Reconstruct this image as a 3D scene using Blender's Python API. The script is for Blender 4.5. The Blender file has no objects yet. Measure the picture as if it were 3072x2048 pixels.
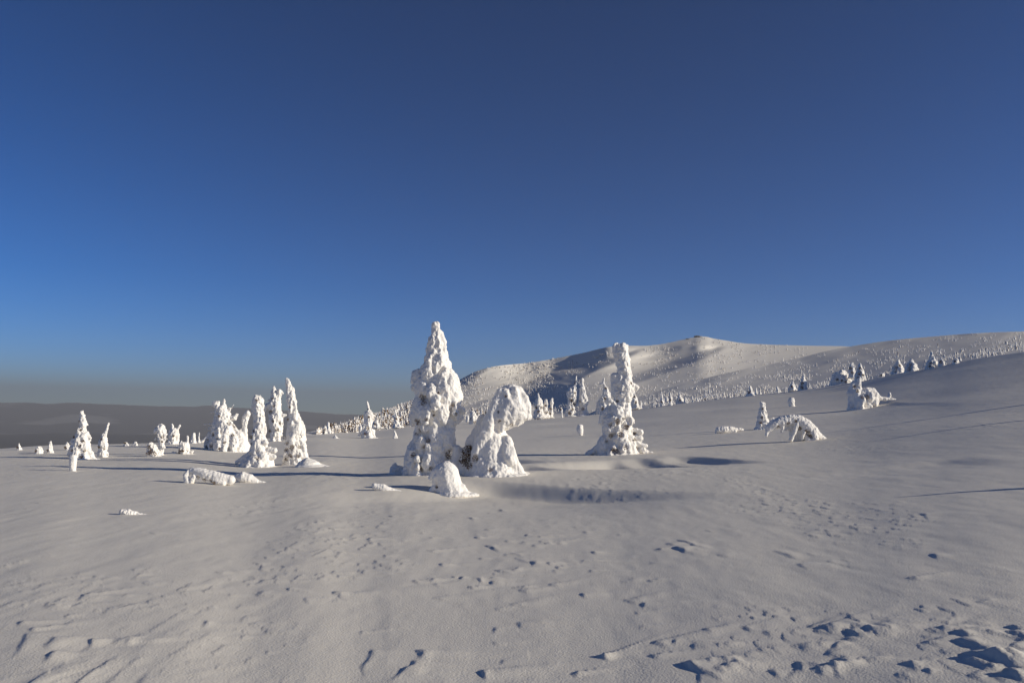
import bpy, bmesh, math, random
import numpy as np
from mathutils import Vector, Matrix

random.seed(7)
scene = bpy.context.scene
COL = scene.collection
R = math.radians

# ------------------------------------------------------------------ camera
F = 2560.0                      # focal length in photo pixels (30 mm on 36 mm film)
H = 1.65                        # eye height
PITCH = math.atan2(231.0, F)
ROLL = R(1.0)
fw = np.array([0, math.cos(PITCH), math.sin(PITCH)])
up0 = np.array([0, -math.sin(PITCH), math.cos(PITCH)])
rt0 = np.array([1.0, 0, 0])
rt = rt0 * math.cos(ROLL) + up0 * math.sin(ROLL)
up = up0 * math.cos(ROLL) - rt0 * math.sin(ROLL)
CAM = np.array([0, 0, H])

def ray(x, y):
    x = np.asarray(x, float); y = np.asarray(y, float)
    a = (x - 1536.0) / F; b = -(y - 1024.0) / F
    d = fw + a[..., None] * rt + b[..., None] * up
    return d / d[..., 1:2]       # unit step in Y

def P(x, y, Y):
    return CAM + ray(x, y) * np.asarray(Y, float)[..., None]

cam_data = bpy.data.cameras.new('camera')
cam_data.sensor_width = 36.0
cam_data.lens = F / 3072.0 * 36.0
cam_data.clip_start = 0.1
cam_data.clip_end = 200000.0
cam = bpy.data.objects.new('camera', cam_data)
m = Matrix.Identity(4)
for i in range(3):
    m[i][0] = rt[i]; m[i][1] = up[i]; m[i][2] = -fw[i]; m[i][3] = CAM[i]
cam.matrix_world = m
COL.objects.link(cam)
scene.camera = cam

# ------------------------------------------------------------------ light
SUN_AZ, SUN_EL = R(12.0), R(18.5)          # square to the right of the camera
sdir = Vector((math.cos(SUN_EL) * math.cos(SUN_AZ), -math.cos(SUN_EL) * math.sin(SUN_AZ), math.sin(SUN_EL)))
sun_d = bpy.data.lights.new('sun', 'SUN')
sun_d.energy = 4.9
sun_d.angle = R(0.5)
sun_d.color = (1.0, 0.915, 0.77)
sun = bpy.data.objects.new('sun', sun_d)
sun.rotation_euler = sdir.to_track_quat('Z', 'Y').to_euler()
COL.objects.link(sun)

world = bpy.data.worlds.new('World')
scene.world = world
world.use_nodes = True
wn, wl = world.node_tree.nodes, world.node_tree.links
wn.clear()
sky = wn.new('ShaderNodeTexSky'); sky.sky_type = 'NISHITA'
sky.sun_disc = False
sky.sun_elevation = SUN_EL
sky.sun_rotation = math.atan2(sdir.x, sdir.y)
sky.altitude = 5000.0
sky.air_density = 1.0
sky.dust_density = 3.0
sky.ozone_density = 3.0
bg = wn.new('ShaderNodeBackground'); bg.inputs['Strength'].default_value = 0.05
out = wn.new('ShaderNodeOutputWorld')
gm = wn.new('ShaderNodeGamma'); gm.inputs['Gamma'].default_value = 1.5
hs = wn.new('ShaderNodeHueSaturation'); hs.inputs['Saturation'].default_value = 1.17; hs.inputs['Value'].default_value = .92; hs.inputs['Hue'].default_value = .4995
wl.new(sky.outputs[0], gm.inputs[0]); wl.new(gm.outputs[0], hs.inputs['Color']); wl.new(hs.outputs[0], bg.inputs[0]); wl.new(bg.outputs[0], out.inputs[0])

scene.view_settings.view_transform = 'Standard'
scene.view_settings.look = 'None'
scene.view_settings.exposure = 0.0
scene.view_settings.gamma = 1.0

# ------------------------------------------------------------------ noise
def _h(ix, iy, iz, seed):
    n = (ix * 374761393 + iy * 668265263 + iz * 2147483647 + seed * 1274126177) & 0xFFFFFFFF
    n = ((n ^ (n >> 13)) * 1274126177) & 0xFFFFFFFF
    n = ((n ^ (n >> 15)) * 2246822519) & 0xFFFFFFFF
    return ((n ^ (n >> 16)) & 0xFFFFFF) / float(0xFFFFFF)

def noise3(x, y, z, seed=0):
    x, y, z = np.broadcast_arrays(np.asarray(x, float), np.asarray(y, float), np.asarray(z, float))
    x0 = np.floor(x); y0 = np.floor(y); z0 = np.floor(z)
    fx, fy, fz = x - x0, y - y0, z - z0
    fx = fx * fx * fx * (fx * (fx * 6 - 15) + 10); fy = fy * fy * fy * (fy * (fy * 6 - 15) + 10); fz = fz * fz * fz * (fz * (fz * 6 - 15) + 10)
    ix, iy, iz = x0.astype(np.int64), y0.astype(np.int64), z0.astype(np.int64)
    r = 0
    for a in (0, 1):
        wa = fx if a else 1 - fx
        for b in (0, 1):
            wb = fy if b else 1 - fy
            for c in (0, 1):
                wc = fz if c else 1 - fz
                r = r + wa * wb * wc * _h(ix + a, iy + b, iz + c, seed)
    return r * 2 - 1

def noise2(x, y, seed=0):
    x, y = np.broadcast_arrays(np.asarray(x, float), np.asarray(y, float))
    x0 = np.floor(x); y0 = np.floor(y)
    fx, fy = x - x0, y - y0
    fx = fx * fx * fx * (fx * (fx * 6 - 15) + 10); fy = fy * fy * fy * (fy * (fy * 6 - 15) + 10)
    ix, iy = x0.astype(np.int64), y0.astype(np.int64)
    r = 0
    for a in (0, 1):
        wa = fx if a else 1 - fx
        for b in (0, 1):
            wb = fy if b else 1 - fy
            r = r + wa * wb * _h(ix + a, iy + b, 0, seed)
    return r * 2 - 1

def fbm2(x, y, o=3, seed=0):
    r, a, f = 0, 1.0, 1.0
    for k in range(o):
        r = r + a * noise2(x * f + 17.3 * k, y * f - 9.1 * k, seed + k); a *= .5; f *= 2.03
    return r

def fbm3(p, o=3, seed=0):
    r, a, f = 0, 1.0, 1.0
    for k in range(o):
        r = r + a * noise3(p[:, 0] * f + 17.3 * k, p[:, 1] * f - 9.1 * k, p[:, 2] * f + 4.7 * k, seed + k); a *= .5; f *= 2.03
    return r

def sm(t):
    t = np.clip(t, 0, 1); return t * t * (3 - 2 * t)

def pchip(xs, ys, x):
    xs = np.asarray(xs, float); ys = np.asarray(ys, float); x = np.clip(np.asarray(x, float), xs[0], xs[-1])
    d = np.gradient(ys, xs)
    i = np.clip(np.searchsorted(xs, x) - 1, 0, len(xs) - 2)
    h = xs[i + 1] - xs[i]; t = (x - xs[i]) / h
    return (ys[i] * (1 + 2 * t) * (1 - t) ** 2 + d[i] * h * t * (1 - t) ** 2 + ys[i + 1] * t * t * (3 - 2 * t) + d[i + 1] * h * t * t * (t - 1))

# ------------------------------------------------------------------ materials
def mat(name):
    M = bpy.data.materials.new(name); M.use_nodes = True
    return M, M.node_tree.nodes, M.node_tree.links, M.node_tree.nodes['Principled BSDF']

def snow_mat(name, base, s1, d1, s2, d2, tint=0.03):
    M, n, l, b = mat(name)
    b.inputs['Roughness'].default_value = 0.75
    b.inputs['Specular IOR Level'].default_value = 0.15
    tc = n.new('ShaderNodeTexCoord')
    nz = n.new('ShaderNodeTexNoise'); nz.inputs['Scale'].default_value = s1; nz.inputs['Detail'].default_value = 6
    nf = n.new('ShaderNodeTexNoise'); nf.inputs['Scale'].default_value = s2; nf.inputs['Detail'].default_value = 3
    l.new(tc.outputs['Object'], nz.inputs[0]); l.new(tc.outputs['Object'], nf.inputs[0])
    cr = n.new('ShaderNodeMix'); cr.data_type = 'RGBA'
    cr.inputs['A'].default_value = (*[c * (1 - tint) for c in base], 1); cr.inputs['B'].default_value = (*base, 1)
    l.new(nz.outputs[0], cr.inputs['Factor']); l.new(cr.outputs['Result'], b.inputs['Base Color'])
    b1 = n.new('ShaderNodeBump'); b1.inputs['Strength'].default_value = 1.0; b1.inputs['Distance'].default_value = d1
    b2 = n.new('ShaderNodeBump'); b2.inputs['Strength'].default_value = 1.0; b2.inputs['Distance'].default_value = d2
    l.new(nz.outputs[0], b1.inputs['Height']); l.new(nf.outputs[0], b2.inputs['Height'])
    l.new(b1.outputs[0], b2.inputs['Normal']); l.new(b2.outputs[0], b.inputs['Normal'])
    return M

M_FIELD = snow_mat('wind_packed_snow', (0.80, 0.752, 0.66), 7.0, 0.0035, 58.0, 0.0042)
M_RIME = snow_mat('rime_snow', (0.93, 0.895, 0.835), 14.0, 0.012, 55.0, 0.004)
M_FAR = snow_mat('far_snow', (0.78, 0.74, 0.665), 0.02, 0.0, 0.2, 0.0, 0.05)

def plain(name, c, rough=.9, var=.35, sc=8):
    M, n, l, b = mat(name)
    b.inputs['Roughness'].default_value = rough; b.inputs['Specular IOR Level'].default_value = .1
    tc = n.new('ShaderNodeTexCoord'); nz = n.new('ShaderNodeTexNoise'); nz.inputs['Scale'].default_value = sc
    l.new(tc.outputs['Object'], nz.inputs[0])
    cr = n.new('ShaderNodeMix'); cr.data_type = 'RGBA'
    cr.inputs['A'].default_value = (*[v * (1 - var) for v in c], 1); cr.inputs['B'].default_value = (*[v * (1 + var) for v in c], 1)
    l.new(nz.outputs[0], cr.inputs['Factor']); l.new(cr.outputs['Result'], b.inputs['Base Color'])
    return M
M_TWIG = plain('needle_twigs', (0.16, 0.095, 0.042))
M_BARK = plain('bark', (0.07, 0.05, 0.035))
M_LOW = plain('lowland_forest', (0.034, 0.029, 0.024), sc=.0006, var=.7)
_n, _l = M_LOW.node_tree.nodes, M_LOW.node_tree.links
_b = _n['Principled BSDF']; _src = _b.inputs['Base Color'].links[0].from_socket
_t = _n.new('ShaderNodeTexCoord'); _z = _n.new('ShaderNodeTexNoise'); _z.inputs['Scale'].default_value = .00035; _z.inputs['Detail'].default_value = 8
_r = _n.new('ShaderNodeMapRange'); _r.inputs['From Min'].default_value = .56; _r.inputs['From Max'].default_value = .62
_x = _n.new('ShaderNodeMix'); _x.data_type = 'RGBA'; _x.inputs['B'].default_value = (.30, .29, .27, 1)     # snowy clearings between the woods
_l.new(_t.outputs['Object'], _z.inputs[0]); _l.new(_z.outputs[0], _r.inputs['Value']); _l.new(_r.outputs[0], _x.inputs['Factor'])
_l.new(_src, _x.inputs['A']); _l.new(_x.outputs['Result'], _b.inputs['Base Color'])

# ------------------------------------------------------------------ mesh helpers
def mesh_np(name, v, f, material=None, smooth=True):
    me = bpy.data.meshes.new(name)
    v = np.asarray(v, np.float32); f = np.asarray(f, np.int32)
    k = f.shape[1]
    me.vertices.add(len(v)); me.vertices.foreach_set('co', v.ravel())
    me.loops.add(f.size); me.loops.foreach_set('vertex_index', f.ravel())
    me.polygons.add(len(f)); me.polygons.foreach_set('loop_start', np.arange(0, f.size, k, dtype=np.int32))
    me.update(calc_edges=True)
    me.polygons.foreach_set('use_smooth', np.full(len(f), smooth, bool))
    me.validate(); me.update()
    if material: me.materials.append(material)
    return me

def link(name, me, parent=None, loc=(0, 0, 0)):
    o = bpy.data.objects.new(name, me); o.location = loc
    if parent is not None: o.parent = parent
    COL.objects.link(o); return o

def tag(o, label=None, cat=None, group=None, kind=None):
    if label: o['label'] = label
    if cat: o['category'] = cat
    if group: o['group'] = group
    if kind: o['kind'] = kind
    return o

def grid_faces(nr, nc, wrap=False):
    i = np.arange(nr - 1)[:, None]; j = np.arange(nc if wrap else nc - 1)[None, :]
    j2 = (j + 1) % nc
    return np.stack([i * nc + j, i * nc + j2, (i + 1) * nc + j2, (i + 1) * nc + j], -1).reshape(-1, 4)

# ------------------------------------------------------------------ snow field
EDGE = [(-500, 1385), (0, 1353), (150, 1342), (300, 1338), (560, 1331), (760, 1320), (960, 1302), (1100, 1294), (1240, 1279), (1400, 1270), (1600, 1257),
        (1720, 1249), (1850, 1238), (2000, 1217), (2200, 1192), (2400, 1171), (2550, 1148), (2700, 1117), (2800, 1098), (2900, 1079), (3072, 1054), (3600, 1000)]
RAD = [(-500, 42), (0, 42), (560, 50), (960, 80), (1300, 140), (1700, 150), (2000, 150), (2500, 140), (3072, 110), (3600, 100)]
_eu = np.array([e[0] for e in EDGE]); _ey = np.array([e[1] for e in EDGE])
_rr = np.interp(_eu, [a[0] for a in RAD], [a[1] for a in RAD])
_d = ray(_eu, _ey)
_phi = np.arctan2(_d[:, 0], _d[:, 1])
_ze = H + _d[:, 2] * _rr * np.cos(_phi)
_m = _ze / _rr

def field_base(phi, r):
    p = np.clip(phi, _phi[0], _phi[-1])
    out_ = np.abs(phi) - np.abs(p)
    mm = pchip(_phi, _m, p) * (1 - .75 * sm(out_ / 1.6))
    RR = np.interp(p, _phi, _rr)
    s = r / RR
    c = np.where(mm > 0, .35, .85)
    g = c + (1 - c) * np.clip(s, 0, 1) ** .8
    g = np.where(r < 3, g * (.4 + .6 * sm(r / 3)), g)
    z = mm * r * g
    over = np.maximum(r - RR, 0)
    return z - .0016 * over ** 2 - .02 * over

SCARPS = []     # wind-cut steps: from, to, height, width of the drop, length of the run-out before it
def field_z(X, Y):
    X = np.asarray(X, float); Y = np.asarray(Y, float)
    r = np.hypot(X, Y); phi = np.arctan2(X, Y)
    z = field_base(phi, r)
    fade = 1 / (1 + (r / 70.) ** 2)
    z = z + .10 * noise2(X / 9., Y / 15., 3) * sm(r / 6) + .035 * noise2(X / 3.1, Y / 6., 5) * (1 - .5 * sm(r / 60))
    for (ax, ay, bx, by, h, w, L) in SCARPS:
        lx, ly = bx - ax, by - ay; ln = math.hypot(lx, ly)
        t = ((X - ax) * lx + (Y - ay) * ly) / ln ** 2
        d = -((X - ax) * ly - (Y - ay) * lx) / ln      # positive on the side beyond the line
        d = -d + .10 * noise2(X / 2.6, Y / 2.5, 15) + .012 * noise2(X / .5, Y / 2.0, 16)
        along = sm((t + .1) / .3) * sm((1.25 - t) / .8)
        z = z - h * along * sm(d / w + .5) * np.exp(-(np.maximum(d - w, 0) / L) ** 2)
    return z

def field_detail(X, Y):
    r = np.hypot(X, Y)
    # wind scour: little scarps that drop to the left, in scattered patches
    warp = 1.3 * fbm2(X / 1.7, Y / 3.4, 3, 21)
    z = 0
    patch = fbm2(X / 2.4 + 3, Y / 4.2, 3, 41)
    near = sm((8.0 - r) / 3.0) * (.55 + .65 * sm((X - .6) / 2.4) + .2 * sm((-1.5 - X) / 1.5))
    mask = sm((patch * .8 + near * 1.15 - .6) / .6) * sm((12 - r) / 5)
    for (wl_, A, sd, ang) in ((.46, .018, 1, -.12), (.19, .011, 2, .08), (.09, .006, 3, 0.)):
        u = X * math.cos(ang) + Y * math.sin(ang)
        ph = .45 * u / wl_ + 1.3 * fbm2(X / (wl_ * 2.2), Y / (wl_ * 6.5), 2, 60 + sd)
        fr = ph - np.floor(ph)
        tooth = np.where(fr < .10, sm(fr / .10), (1 - (fr - .10) / .90) ** 1.3)
        loc = sm((noise2(X / .6 + sd, Y / 2.0, 70 + sd) + .22 + .45 * np.clip(near, 0, 1)) / .5)
        z = z + A * tooth * loc * mask
    # sparse small crusts and pits further out
    cl = sm((fbm2(X / 2.2, Y / 4., 3, 95) - .20) / .4) * sm((r - 4.5) / 3)
    for (wx, wy, A, lim, sd) in ((.075, .20, .0065, .60, 90),):
        best = 0
        for q in (0, .12, .24, .36, .5, .65, .8):
            p2 = fbm2((X - q * wx * 1.6) / wx + warp * 1.5, Y / wy, 2, sd)
            best = np.maximum(best, (1 - q) * sm((p2 - lim) / .14))
        z = z + A * best * cl
    for (ax, ay, bx, by, h, w, L) in BLADES:
        m_ = (X > min(ax, bx) - L * 2) & (X < max(ax, bx) + L * 2.5) & (Y > min(ay, by) - .7) & (Y < max(ay, by) + .7)
        if not m_.any(): continue
        x_, y_ = X[m_], Y[m_]
        lx, ly = bx - ax, by - ay; ln = math.hypot(lx, ly)
        t = ((x_ - ax) * lx + (y_ - ay) * ly) / ln ** 2
        nx, ny = -ly / ln, lx / ln
        if nx < 0: nx, ny = -nx, -ny
        d = (x_ - ax) * nx + (y_ - ay) * ny + .35 * w * noise2(x_ / .07 + ax, y_ / .12, 7) + .05 * ln * noise2(t * 2.5, ax * 9, 8)
        b_ = h * sm((t + .12) / .18) * sm((1.35 - t) / 1.0) * sm(d / w + .5) * np.exp(-np.maximum(d - w, 0) / L) * (1 + .3 * noise2(x_ / .1, y_ / .2, 9))
        zz = np.zeros_like(X); zz[m_] = b_; z = z + zz
    z = z + .0022 * noise2(X / .16 + warp, Y / 1.1, 34) * sm(fbm2(X / 3., Y / 3., 2, 35) + .3)
    z = z + .004 * fbm2(X / .35, Y / .9, 3, 33)
    return z

def hit(x, y):
    """point of the snow field seen at this place of the photograph"""
    d = ray(x, y)
    Ys = np.geomspace(2.0, 400, 1600)
    pts = CAM + d[None] * Ys[:, None]
    dz = pts[:, 2] - field_z(pts[:, 0], pts[:, 1])
    k = np.where(dz < 0)[0]
    phi = math.atan2(d[0], 1.0)
    RR = float(np.interp(phi, _phi, _rr))
    if len(k) and k[0] > 0 and math.hypot(*pts[k[0], :2]) < RR * 1.05:
        a = k[0]; t = dz[a - 1] / (dz[a - 1] - dz[a])
        Y = Ys[a - 1] + t * (Ys[a] - Ys[a - 1])
    else:
        Y = RR * math.cos(phi) * 1.03
    return float(Y)

_sc = []
for (x0, y0, x1, y1, h, w, L) in [(1440, 1446, 2050, 1484, .25, 1.05, 2.6), (1840, 1380, 1970, 1391, .19, .65, 2.0), (1930, 1374, 2100, 1389, .20, .65, 2.0), (2050, 1369, 2280, 1384, .17, .65, 2.0),
                                  (2850, 1376, 3060, 1390, .06, .8, 2.5), (2630, 1202, 2860, 1214, .07, 1.0, 3.0), (1580, 1392, 1700, 1402, .14, .6, 1.6), (1500, 1376, 1640, 1384, .12, .6, 1.6)]:
    q0 = P(x0, y0, hit(x0, y0)); q1 = P(x1, y1, hit(x1, y1))
    _sc.append((q0[0], q0[1], q1[0], q1[1], h, w, L))
SCARPS += _sc

BLADES = []     # wind-cut tongues of crust: a sharp edge on the left, fading off to the right
_rb = random.Random(31)
def blade(x0, y0, x1, y1, h):
    q0 = P(x0, y0, hit(x0, y0)); q1 = P(x1, y1, hit(x1, y1))
    BLADES.append((q0[0], q0[1], q1[0], q1[1], h, .035 + h * .5, _rb.uniform(.12, .35)))
for (x0, y0, x1, y1, h) in [(2030, 890, 2120, 910, 5), (2030, 925, 2160, 965, 6), (2090, 985, 2340, 1045, 6), (2280, 855, 2352, 880, 5), (2270, 885, 2340, 900, 3), (2180, 885, 2352, 930, 3), (2250, 1075, 2352, 1110, 6),
                            (1900, 930, 1990, 950, 3), (1660, 855, 1760, 880, 2.2), (1670, 825, 1830, 870, 1.6), (1290, 945, 1350, 975, 3), (760, 460, 860, 490, 3), (755, 495, 815, 520, 5), (1200, 510, 1320, 550, 2.2),
                            (1300, 570, 1360, 590, 2), (790, 1030, 940, 1100, 5), (2070, 1010, 2190, 1060, 3), (1490, 1010, 1560, 1040, 3), (1540, 880, 1590, 900, 2), 
                            (1500, 930, 1440, 985, 2.5), (1320, 1020, 1270, 1095, 2.5), (400, 1000, 440, 1012, 3), (870, 868, 910, 885, 2), (1150, 880, 1185, 900, 2), (1870, 338, 1900, 350, 3), (2130, 740, 2220, 725, 2),
                            (1925, 525, 1960, 545, 2.5), (2180, 1010, 2352, 1070, 3.5), (1960, 870, 2030, 890, 2)]:
    blade(1536 + x0 / 1.531, 1320 + y0 / 1.531, 1536 + x1 / 1.531, 1320 + y1 / 1.531, h * .0045)
for (ox, x0, y0, x1, y1, h) in [(1024, 545, 1040, 520, 1095, 4), (1024, 520, 1115, 330, 1232, 4.5), (1024, 205, 1040, 150, 1190, 2.5), (1024, 955, 1180, 1010, 1236, 4), (1024, 1760, 1085, 1805, 1095, 3), (1024, 1000, 315, 1080, 350, 3),
                                (1024, 920, 255, 950, 265, 3), (1024, 200, 260, 195, 290, 3), (1024, 1080, 65, 1110, 78, 3), (1024, 880, 120, 895, 135, 3), (1024, 1025, 565, 1035, 582, 3), (1024, 1300, 425, 1330, 440, 2), (1024, 1585, 1195, 1620, 1215, 3),
                                (0, 350, 955, 310, 1020, 4), (0, 370, 1050, 290, 1112, 3), (0, 200, 925, 60, 1085, 2.5), (0, 150, 835, 130, 858, 3), (0, 195, 890, 225, 905, 3), (0, 1490, 495, 1530, 508, 3), (0, 1800, 548, 1775, 575, 3),
                                (0, 565, 652, 600, 662, 3), (0, 930, 715, 700, 775, 1.5), (0, 2265, 195, 2300, 203, 4), (0, 2170, 150, 2180, 162, 3), (0, 1755, 655, 1830, 622, 2), (0, 1965, 612, 2010, 602, 2)]:
    blade(ox + x0 / 2.297, 1500 + y0 / 2.297, ox + x1 / 2.297, 1500 + y1 / 2.297, h * .0045)
for k in range(150):
    y = 1480 + 548 * _rb.random() ** .8; x = _rb.uniform(20, 3050)
    if k < 80: x = _rb.gauss(1500, 330); y = _rb.gauss(1690, 80)
    elif k < 120: x = _rb.uniform(1900, 3060); y = 2028 - 150 * _rb.random()
    y = min(max(y, 1470), 2028)
    q = P(x, y, hit(x, y)); a = _rb.uniform(-.35, .75); ln = _rb.uniform(.05, .22) * (1.5 if k % 6 == 0 else 1)
    BLADES.append((q[0], q[1], q[0] + ln * math.sin(a), q[1] - ln * math.cos(a), _rb.uniform(.005, .014), .035, _rb.uniform(.15, .5)))

ph_in = np.linspace(R(-37), R(37), 940)
ph_out = np.linspace(R(37), R(323), 150)[1:-1]
phs = np.concatenate([ph_in, ph_out])
rs = np.concatenate([[.02, .5, 1.0, 1.6, 2.2, 2.7], np.geomspace(3.1, 62, 540), np.geomspace(63, 240, 130)])
RR_, PP_ = np.meshgrid(rs, phs, indexing='ij')
X = RR_ * np.sin(PP_); Y = RR_ * np.cos(PP_)
Z = field_z(X, Y) + field_detail(X, Y)
V = np.stack([X, Y, Z], -1).reshape(-1, 3)
tag(link('snow_field', mesh_np('snow_field', V, grid_faces(len(rs), len(phs), True)[:, ::-1], M_FIELD)), kind='structure')

# ------------------------------------------------------------------ far relief, given as distance along each line of sight
def relief(name, us, sil, bot, rb, rt_, power, dents, mat_, nrow=150, seed=0, amp=.012, back=900, drop=120):
    us = np.asarray(us, float)
    vs = pchip([s[0] for s in sil], [s[1] for s in sil], us)
    vb = pchip([s[0] for s in bot], [s[1] for s in bot], us)
    s = np.linspace(0, 1, nrow)
    U = np.broadcast_to(us[None], (nrow, len(us)))
    Vv = vb[None] + (vs - vb)[None] * s[:, None]
    rbu = pchip([a[0] for a in rb], [a[1] for a in rb], us); rtu = pchip([a[0] for a in rt_], [a[1] for a in rt_], us)
    kk = np.ones(25) / 25.
    vs = np.convolve(np.pad(vs, 12, 'edge'), kk * 0 + np.hanning(27)[1:-1] / np.hanning(27)[1:-1].sum(), 'valid') if name == 'mountain' else vs
    rr = rbu[None] + (rtu - rbu)[None] * (s[:, None] ** power)
    k = np.zeros_like(rr)
    for (rows, delta, ramp, fade) in dents:
        vv = [a[0] for a in rows]
        uL = np.interp(Vv, vv, [a[1] for a in rows]); uR = np.interp(Vv, vv, [a[2] for a in rows])
        if len(rows[0]) > 3: delta = delta * np.interp(Vv, vv, [a[3] for a in rows])
        w = sm((Vv - vv[0] + fade) / fade) * sm((vv[-1] + fade - Vv) / fade)
        wd = np.maximum(uR - uL, .1); t = (U - uL) / wd
        jit = .05 * fbm2(U / 40, Vv / 12, 2, seed + 50)
        prof = np.where(U < uL, sm((U - uL + ramp) / ramp), np.clip(1 - np.clip(t, 0, 1) ** 1.35 + jit * (t > 0) * (t < 1), 0, 1)) * wd / 100.
        k = k + delta * w * prof
    k = k + amp * fbm2(U / 90 - Vv / 60, Vv / 14 + U / 60, 4, seed)
    rr = rr * (1 + k)
    gq = np.exp(np.arange(nrow) * .0009)[:, None]          # no overhangs: always farther going up
    rr = np.maximum.accumulate(rr / gq, 0) * gq
    for ax_, n_ in ((0, 9), (1, 15)):
        kz = np.hanning(n_ + 2)[1:-1]; kz /= kz.sum()
        pad = [(n_ // 2, n_ // 2) if a == ax_ else (0, 0) for a in (0, 1)]
        q_ = np.pad(rr, pad, 'edge'); o_ = np.zeros_like(rr)
        for i_ in range(n_): o_ += kz[i_] * (q_[i_:i_ + rr.shape[0]] if ax_ == 0 else q_[:, i_:i_ + rr.shape[1]])
        rr = o_
    V0 = P(U, Vv, rr)
    top = V0[-1]
    dirs = ray(us, vs)
    ex = []
    for q in (.15, .5, 1.0):
        e = CAM + dirs * (rr[-1] + back * q)[:, None]; e[:, 2] -= drop * (q + q * q) + dirs[:, 2] * back * q
        ex.append(e)
    lo = V0[0].copy(); lo[:, 2] -= 60; lo[:, 1] -= 0
    V = np.concatenate([lo[None], V0, np.array(ex)], 0)
    nr = V.shape[0]
    o = tag(link(name, mesh_np(name, V.reshape(-1, 3), grid_faces(nr, len(us)), mat_)), kind='structure')
    def at(x, y):
        i = float(np.interp(x, us, np.arange(len(us)))); i = int(round(i))
        t = (y - vb[i]) / (vs[i] - vb[i]) * (nrow - 1)
        t = min(max(t, 0), nrow - 1); a = min(int(t), nrow - 2); q = t - a
        return V0[a, i] * (1 - q) + V0[a + 1, i] * q
    at.sil = lambda x: float(np.interp(x, us, vs)); at.bot = lambda x: float(np.interp(x, us, vb))
    return at

BOT = [(e[0], e[1] + 34) for e in EDGE]
M_SIL = [(560, 1345), (760, 1322), (880, 1304), (960, 1288), (1050, 1262), (1110, 1243), (1170, 1223), (1240, 1197), (1300, 1175), (1340, 1160), (1380, 1138), (1430, 1113), (1460, 1104), (1600, 1086),
         (1750, 1058), (1830, 1040), (1880, 1037), (1950, 1036), (2000, 1029), (2050, 1018), (2075, 1013), (2095, 1009), (2120, 1010), (2140, 1015), (2165, 1019), (2230, 1029), (2300, 1033), (2400, 1036), (2520, 1038), (2700, 1045), (3000, 1050), (3600, 1060)]
D1 = [(1046, 1925, 1926), (1062, 1882, 1900), (1079, 1822, 1862), (1092, 1765, 1831), (1105, 1708, 1800), (1120, 1645, 1767), (1135, 1600, 1750), (1153, 1558, 1740), (1175, 1556, 1745), (1195, 1570, 1760), (1212, 1585, 1750), (1240, 1630, 1730)]
D1b = [(1044, 1765, 1766), (1056, 1728, 1752), (1070, 1695, 1722), (1085, 1672, 1694), (1100, 1655, 1657)]
D2 = [(1036, 2175, 2176), (1050, 2130, 2160), (1065, 2080, 2132), (1078, 2040, 2106), (1090, 2000, 2078), (1105, 1955, 2035), (1120, 1912, 1990), (1140, 1880, 1935), (1155, 1880, 1882)]
D3 = [(1190, 1275, 1277), (1200, 1225, 1275), (1215, 1182, 1255), (1230, 1142, 1226), (1245, 1105, 1160), (1262, 1050, 1110), (1280, 1030, 1032)]
D4 = [(1100, 1470, 1472), (1112, 1430, 1460), (1125, 1400, 1432), (1140, 1375, 1408), (1160, 1345, 1380), (1175, 1340, 1342)]
D5 = [(1196, 1468, 1470), (1206, 1425, 1468), (1215, 1405, 1460), (1227, 1390, 1450), (1240, 1388, 1440), (1255, 1400, 1402)]
us = np.concatenate([np.arange(560, 900, 8), np.arange(900, 2300, 2.5), np.arange(2300, 3601, 12)])
mount_at = relief('mountain', us, M_SIL, BOT, [(560, 330), (1200, 520), (1700, 800), (3600, 900)], [(560, 420), (960, 620), (1240, 1250), (1460, 1750), (1830, 2050), (2100, 2200), (3600, 2300)], 1.1,
                  [(D1, .155, 1200, 8), (D2, .12, 330, 6), (D3, .18, 300, 8), (D4, .05, 400, 8), (D5, .14, 120, 6)], M_FAR, nrow=190, seed=11, amp=.0022)
H_SIL = [(1700, 1275), (1800, 1225), (1950, 1180), (2100, 1138), (2250, 1104), (2400, 1073), (2480, 1053), (2540, 1041), (2600, 1031), (2700, 1018), (2800, 1009), (2900, 1001), (3000, 996), (3072, 994), (3300, 985), (3600, 980)]
hus = np.concatenate([np.arange(1700, 3120, 4.0), np.arange(3120, 3601, 16)])
hill_at = relief('hillside', hus, H_SIL, BOT, [(1700, 260), (2300, 230), (3072, 190), (3600, 180)], [(1700, 420), (2100, 700), (2540, 950), (3072, 800), (3600, 750)], 1.1, [], M_FAR, nrow=130, seed=23, amp=.012, back=300, drop=30)

# ------------------------------------------------------------------ lowland
lp = np.linspace(R(-75), R(75), 360); lr = np.geomspace(900, 36000, 150)
LR, LP = np.meshgrid(lr, lp, indexing='ij')
LX, LY = LR * np.sin(LP), LR * np.cos(LP)
tz = (1256 - (1204 + (np.tan(np.clip(LP, -1.2, 1.2)) * F + 1536) * .034) + (np.tan(np.clip(LP, -1.2, 1.2)) * F) * math.tan(ROLL)) / F
ridge = H + np.clip(tz, -.004, .03) * LY + 90 * fbm2(LP * 14, LR * 0, 4, 5)
low = -430 + 70 * fbm2(LX / 2600, LY / 2600, 4, 8) * sm((LR - 900) / 3000) - 60 * sm(LR / 9000)
LZ = low + (ridge - low) * sm((LR - 21000) / 12000) ** 1.4
LZ = np.where(LR > 33500, LZ - (LR - 33500) * .12, LZ)
tag(link('lowland', mesh_np('lowland', np.stack([LX, LY, LZ], -1).reshape(-1, 3), grid_faces(len(lr), len(lp))[:, ::-1], M_LOW)), kind='structure')
gr_ph = np.linspace(0, 2 * math.pi, 96, endpoint=False); gr_r = np.array([1., 2000, 8000, 20000, 38000])
GR, GP = np.meshgrid(gr_r, gr_ph, indexing='ij')
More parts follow.
